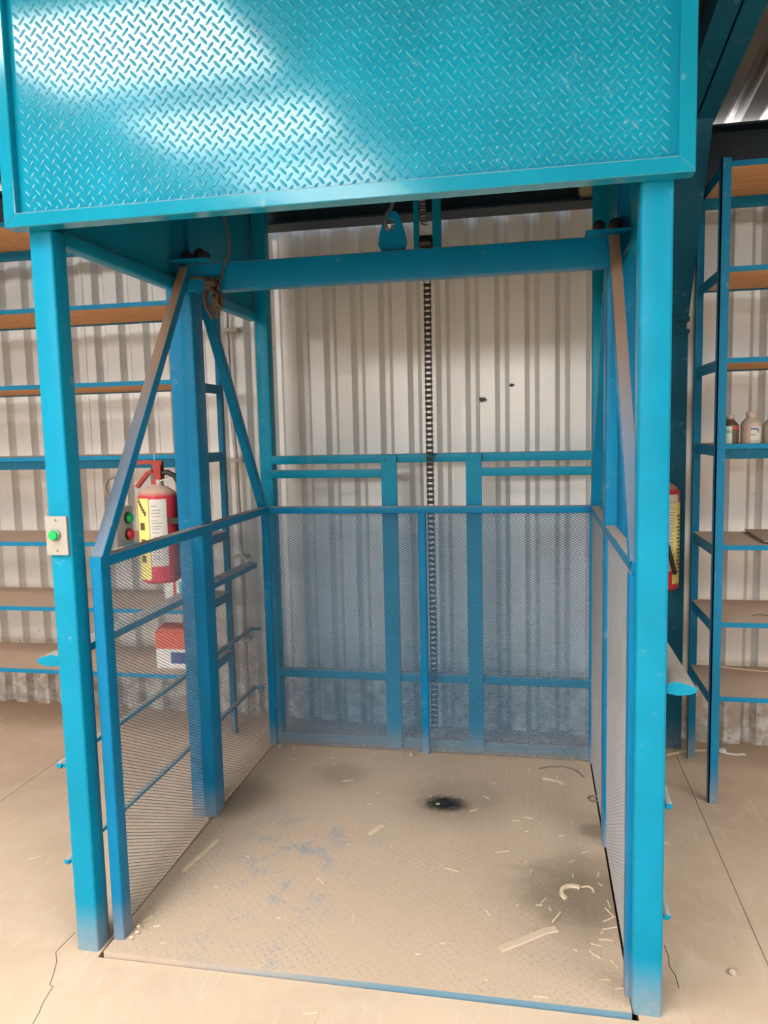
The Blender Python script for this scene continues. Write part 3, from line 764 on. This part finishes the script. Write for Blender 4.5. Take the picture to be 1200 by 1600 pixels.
ext_text(b2, (XR, YR), RR, -70, .80, .47, 2)
yl2 = part('hazard_label', arc_patch((XR, YR), RR + .0012, -60, -2, .835, 1.205), 'yellow', b2, label='yellow printed label facing the rack')
g = G()
for q in range(16):
    zz = 1.14 - q * .017; p = arc_patch((XR, YR), RR + .0018, -42 + (q % 3) * 3, -10, zz, zz + .008, 4); g.add(p.v, p.f)
part('printed_lines', g, 'bottle_dark', b2, kind='stuff', smooth=0)
part('valve', G().lathe((XR, YR, 1.32), [(.018, 0), (.018, .03), (.013, .034), (.013, .06)], 14), 'alu', e2)
part('squeeze_lever', lever([(XR + .03, YR, 1.39), (XR - .05, YR - .01, 1.395)], .013, .006), 'red', e2)
part('discharge_hose', G().pipe([(XR, YR - .02, 1.36), (XR - .03, YR - .085, 1.30), (XR - .035, YR - .095, 1.15), (XR + .02, YR - .095, 1.0), (XR + .050, YR - .086, .885)], .010, 10), 'black', e2)
part('wall_bracket', box(XR - .02, XR + .02, YR + .079, 1.795, 1.14, 1.17), 'steel_dark', e2, smooth=0)

# ------------------------------------------------------------------ things on the racks
def text_mesh(body, size):
    cu = bpy.data.curves.new('print', 'FONT'); cu.body = body; cu.size = size; cu.extrude = .0003; cu.resolution_u = 2
    o = bpy.data.objects.new('print', cu); COL.objects.link(o)
    me = o.to_mesh(); vs = [tuple(v.co) for v in me.vertices]; fs = [tuple(p.vertices) for p in me.polygons]
    o.to_mesh_clear(); bpy.data.objects.remove(o); bpy.data.curves.remove(cu)
    return vs, fs
def bottle(label, x, y, z, R, H, bodymat, neckmat, capmat, bands, txt=None, group=None):
    t = thing('bottle', label, 'bottle', (x, y, z), group)
    hb = H * .62
    part('body', G().lathe((x, y, z), [(R * .9, 0), (R, .004), (R, hb), (R * .92, hb + H * .05), (R * .55, hb + H * .17), (R * .46, hb + H * .19), (R * .46, hb + H * .24)], 24), bodymat, t)
    part('cap', G().lathe((x, y, z + hb + H * .235), [(R * .52, 0), (R * .52, H * .12), (R * .46, H * .135)], 20), capmat, t)
    for a0, a1, z0, z1, m in bands:
        part('label_band', arc_patch((x, y), R + .0007, a0, a1, z + z0 * hb, z + z1 * hb, 8), m, t, smooth=.8)
    if txt:
        s, size, ang, zr = txt; vs, fs = text_mesh(s, size); wv = max(v[0] for v in vs); g = G(); out = []
        for vx, vy, vz in vs:
            a = math.radians(ang) + (vx - wv / 2) / (R + .001); rr = R + .0012 + vz
            out.append((x + rr * math.cos(a), y + rr * math.sin(a), z + hb * zr + vy))
        g.add(out, fs); part('printed_text', g, 'black', t, smooth=0, fixn=False)
    return t
SZ = 1.4705
bottle('bottle with a pale green label half hidden by the rack post', 2.140, 1.315, SZ, .035, .118, 'bottle_dark', 'bottle_dark', 'bottle_pink',
       [(-150, -88, .05, .98, 'lab_green'), (-150, -92, .12, .45, 'white'), (-86, -30, .78, .98, 'red_print')], ('MAS', .017, -112, .60))
bottle('dusty pinkish bottle with a white label between two others', 2.2185, 1.312, SZ, .038, .128, 'bottle_pink', 'bottle_pink', 'bottle_pink',
       [(-104, -40, .06, .86, 'white'), (-104, -60, .70, .80, 'navy_print'), (-104, -76, .42, .50, 'paper'), (-104, -50, .12, .17, 'paper')], ('IT', .018, -62, .56))
bottle('greyish bottle with brown cap and green base band', 2.3005, 1.314, SZ, .038, .120, 'bottle_grey', 'bottle_grey', 'green_cap',
       [(-130, -30, .02, .20, 'deep_green'), (-130, -30, .22, .70, 'lab_green'), (-130, -30, .70, .95, 'bottle_grey')], ('P', .015, -62, .62))
# two flat sheets
for k, (dz, sh) in enumerate(((.0008, 0), (.0085, -.02))):
    g = G().prism([(2.315 + sh, 1.72 - .05), (2.275 + sh + .02, 1.30), (2.75, 1.26), (2.80, 1.66)], 'z', 1.070 + dz, 1.070 + dz + .0055)
    tag(link('flat_sheet', g, 'card', smooth=0), ('lower', 'upper')[k] + ' of the two thin dusty boards lying on the right rack shelf', 'board')
tag(link('wire_loop', G().pipe([(2.50 + .12 * math.cos(a), 1.45 + .13 * math.sin(a), .4545) for a in [math.radians(q) for q in range(0, 360, 15)]], .004, 6, closed=True), 'rubber_grey'), 'thin wire loop lying on the lowest right rack shelf', 'wire')
tag(link('bent_wire', G().pipe([(2.26, 1.38, .7605), (2.29, 1.40, .7605), (2.33, 1.385, .7605), (2.36, 1.345, .7605)], .003, 6), 'rubber_grey'), 'short bent wire on the second lowest right rack shelf', 'wire')
tag(link('pale_strip', G().pipe([(2.20, 1.66, .4535), (2.32, 1.62, .4535), (2.42, 1.60, .4535)], .003, 6), 'straw'), 'pale stick at the back of the lowest right rack shelf', 'stick')
# things on the left rack seen through the mesh
t = thing('carton', 'red and white carton on the lowest left rack shelf behind the mesh', 'carton', (-.30, 1.42, .4505))
part('box_body', box(-.405, -.25, 1.345, 1.47, .4505, .625), 'cardwhite', t, smooth=0)
part('red_panel', box(-.4055, -.2495, 1.3445, 1.4705, .545, .626), 'orange', t, smooth=0)
part('blue_panel', box(-.33, -.2495, 1.3443, 1.4705, .475, .53), 'navy_print', t, smooth=0)
part('lid_flap', G().prism([(1.35, .626), (1.47, .626), (1.44, .650), (1.36, .640)], 'x', -.40, -.26), 'orange', t, smooth=0)
t = thing('printed_bag', 'small white bag with red and teal print on the left rack shelf', 'bag', (-.29, 1.40, .7575))
part('bag_body', G().prism([(-.355, .7575), (-.225, .7575), (-.218, .83), (-.235, .875), (-.29, .890), (-.345, .872), (-.362, .82)], 'y', 1.375, 1.435), 'cardwhite', t)
part('red_stripe', box(-.315, -.300, 1.3735, 1.376, .765, .885), 'red_print', t, smooth=0)
part('teal_patch', box(-.285, -.235, 1.3735, 1.376, .80, .865), 'teal_print', t, smooth=0)
# conduit on the wall
cd = thing('conduit', 'grey steel conduit running down the wall behind the cage', 'pipe', (-.18, 1.915, .02))
part('pipe', G().pipe([(-.205, 1.905, 2.56), (-.200, 1.905, 1.70), (-.193, 1.905, 1.62), (-.185, 1.900, 1.52), (-.178, 1.895, 1.43), (-.177, 1.90, 1.2), (-.172, 1.905, .8), (-.175, 1.905, .02)], .011, 10, up=(0, 1, 0)), 'galv', cd)
for zz in (1.42, .90, .45, 2.1):
    part('clamp', box(-.215, -.142, 1.884, 1.942, zz - .010, zz + .010), 'galv', cd, smooth=0)
# pale foam lump on the eave beam lip
fm = lump((1.622, 1.795, 2.628), .046, .038, .043, 12, 14, 9, .06)
o = tag(link('foam_lump', fm, 'foam'), 'pale speckled foam lump resting on the dark eave beam lip', 'foam lump')

# ------------------------------------------------------------------ scraps on the floor and the platform
DZ = PZ + .0007
def strip(name, label, cat, pts, wd, th, mat, z0=DZ, group=None):
    g = G().sweep([(x, y, z0 + th + (q if len(p) else 0)) for p in pts for x, y, q in [(p[0], p[1], p[2] if len(p) > 2 else 0.0)]], [(-wd, -th), (wd, -th), (wd * .8, th), (-wd * .8, th)])
    return tag(link(name, g, mat), label, cat, group)
strip('wood_stick', 'pale flat stick lying near the left mesh panel', 'stick', [(.147, .42), (.160, .50), (.168, .53), (.185, .635)], .008, .003, 'stick')
strip('wood_chip', 'pale tapered wood chip near the middle of the platform', 'chip', [(.752, .765), (.768, .80), (.788, .838)], .009, .0025, 'stick')
strip('splinter_board', 'flat dusty splintered board near the front right of the platform', 'board', [(1.270, .180), (1.33, .225), (1.40, .283), (1.436, .300)], .014, .002, 'plankdust')
strip('bark_twig', 'thin forked twig touching the flat splintered board', 'twig', [(1.425, .325, .004), (1.440, .352, .004), (1.452, .385)], .003, .002, 'straw')
def ring_arc(name, label, cat, c, r, a0, a1, wd, mat, sx=1.0, z0=DZ, th=.004):
    pts = [(c[0] + sx * r * math.cos(math.radians(a)), c[1] + r * math.sin(math.radians(a))) for a in np.linspace(a0, a1, 14)]
    return strip(name, label, cat, pts, wd, th, mat, z0)
ring_arc('bent_peel', 'curved peel shaped like a horseshoe on the damp patch', 'peel', (1.500, .492), .042, 230, 60, .007, 'stick')
strip('peel_tip', 'thin straw hooked at the end of the curved peel', 'straw', [(1.524, .530, .003), (1.548, .537, .003), (1.562, .530), (1.563, .512)], .003, .002, 'straw')
tag(link('steel_ring', G().pipe([(1.612 + .021 * math.cos(a), 1.176 + .024 * math.sin(a), DZ + .004) for a in [math.radians(q) for q in range(0, 360, 20)]], .004, 6, closed=True), 'rubber_grey'), 'small dull ring lying by the right upright', 'ring')
strip('dark_wire', 'short dark wire on the platform near the back right corner', 'wire', [(1.392, 1.433), (1.44, 1.462), (1.50, 1.470), (1.54, 1.452), (1.562, 1.425), (1.585, 1.378)], .0025, .0025, 'rubber_grey')
strip('leaf_scrap', 'dry crumpled leaf scrap near the dark wire', 'leaf', [(1.41, 1.345), (1.45, 1.335), (1.48, 1.325), (1.50, 1.30)], .012, .002, 'plankdust')
tag(link('grease_lump', lump((1.002, 1.048, DZ + .004), .036, .028, .004, 8, 14, 6, .35), 'grease'), 'black lump of grease in the middle of the oil stain', 'grease')
tag(link('grease_pebble', lump((.982, 1.032, DZ + .005), .010, .008, .005, 9), 'paper'), 'grey pebble stuck at the edge of the black grease', 'stone')
rs = random.Random(11)
LB = 'short pale straw splinter lying on the dusty lift platform'
ST = [(1.084, .573, -20, .05), (1.554, .761, 30, .03), (1.256, .716, 20, .05), (.806, .254, -75, .05), (1.226, .349, -65, .03), (.849, .699, 80, .025), (.645, .438, -40, .04),
      (1.361, .275, 70, .02), (1.545, .201, -45, .04), (1.596, .168, -60, .035), (1.563, .097, 10, .03), (1.575, .049, 80, .05), (1.387, .002, 2, .04), (1.501, .689, 40, .02),
      (1.605, .41, 120, .05), (1.600, .375, 40, .05), (1.598, .33, 25, .05), (1.607, .455, 100, .04), (1.129, 1.011, 35, .035), (1.174, 1.129, -40, .03), (1.441, 1.336, 20, .03),
      (1.40, .44, 60, .035), (1.385, .415, 10, .02), (1.42, .40, -70, .02), (1.50, .60, 90, .02), (1.36, .60, 75, .03), (1.34, .66, 60, .02), (1.59, .56, -50, .02), (1.58, .27, 0, .04), (1.55, .245, -12, .03),
      (1.60, .068, 20, .03), (1.585, .62, 80, .03), (.43, 1.42, 10, .02), (.62, 1.50, -30, .02), (.56, 1.20, 15, .05), (.80, 1.26, 50, .02), (.70, 1.0, 40, .02), (.25, 1.38, 0, .02), (.17, .46, 30, .02), (.155, .15, 60, .03),
      (.20, .12, 20, .02), (.30, .35, 10, .012), (.92, .45, 80, .015), (1.10, .18, 5, .012), (.57, .22, 40, .014), (1.05, .60, 60, .015), (1.30, .95, 10, .03), (1.35, .98, -10, .04), (1.47, .86, 20, .02), (1.25, 1.36, 70, .02)]
for sx, sy, an, L in ST:
    a = math.radians(an); b = rs.uniform(-.5, .5); dx, dy = math.cos(a) * L / 2, math.sin(a) * L / 2
    strip('straw_splinter', LB, 'straw', [(sx - dx, sy - dy), (sx + b * dy * .4, sy - b * dx * .4), (sx + dx, sy + dy)], rs.uniform(.0012, .0022), .0010, 'straw', group='straw splinters scattered on the platform')
for k in range(36):
    sx, sy = rs.uniform(.15, 1.6), rs.uniform(0.0, 1.5)
    if rs.random() < .5: sx = rs.uniform(1.3, 1.6)
    a = rs.uniform(0, 6.28); L = rs.uniform(.006, .016); dx, dy = math.cos(a) * L / 2, math.sin(a) * L / 2
    strip('straw_splinter', LB, 'straw', [(sx - dx, sy - dy), (sx + dx, sy + dy)], rs.uniform(.001, .002), .001, 'straw', group='straw splinters scattered on the platform')
for sx, sy, an, L, lb in ((.778, -.134, 15, .04, 'straw lying across, on the concrete just in front of the platform edge'), (.797, -.150, 85, .045, 'straw pointing at the viewer on the concrete before the platform'), (-.46, .447, 40, .05, 'straw on the concrete left of the front left post'),
                          (1.85, .9, 10, .03, 'straw on the concrete between the right guard rail and the rack')):
    a = math.radians(an); dx, dy = math.cos(a) * L / 2, math.sin(a) * L / 2
    strip('floor_straw', lb, 'straw', [(sx - dx, sy - dy), (sx + dx * .2 + dy * .1, sy), (sx + dx, sy + dy)], .0018, .001, 'straw', .0002)
for k, (sx, sy, r, lb) in enumerate(((.14, 1.50, .012, 'clod of dried mud by the back left corner post'), (.80, 1.49, .012, 'pale crumb at the foot of the back middle post'), (.755, 1.50, .007, 'tiny pale crumb left of the back middle post'), (.215, 1.495, .008, 'small crumb on the platform beside the back left clod'))):
    tag(link('mud_clod', lump((sx, sy, DZ + r * .7), r, r, r * .7, 30 + k), 'stone'), lb, 'clod')
for k, (sx, sy) in enumerate(((.148, .105), (.157, .078), (.152, .052))):
    tag(link('mud_crumb', lump((sx, sy, DZ + .004), .008, .006, .004, 40 + k), 'stick'), ('crumb nearest the front left cage post', 'middle crumb of three by the front left cage post', 'crumb closest to the front edge by the left cage post')[k], 'crumb')
strip('pale_batten', 'thin pale stick on the floor below the portal column', 'stick', [(1.985, 1.705), (2.06, 1.755), (2.175, 1.79)], .005, .003, 'straw', .0003)
o = thing('knotted_rag', 'white knotted rag strip on the floor under the right rack', 'rag', (2.27, 1.753, .0003))
part('rag_knot', lump((2.245, 1.758, .0143), .018, .016, .014, 50), 'cardwhite', o)
part('rag_tail', G().pipe([(2.258, 1.755, .006), (2.29, 1.75, .005), (2.315, 1.745, .006), (2.33, 1.752, .008), (2.345, 1.748, .005)], .005, 7), 'cardwhite', o)
tag(link('pebble', lump((1.922, .202, .0075), .013, .011, .0075, 60), 'stone'), 'small stone on the concrete right of the lift', 'stone')
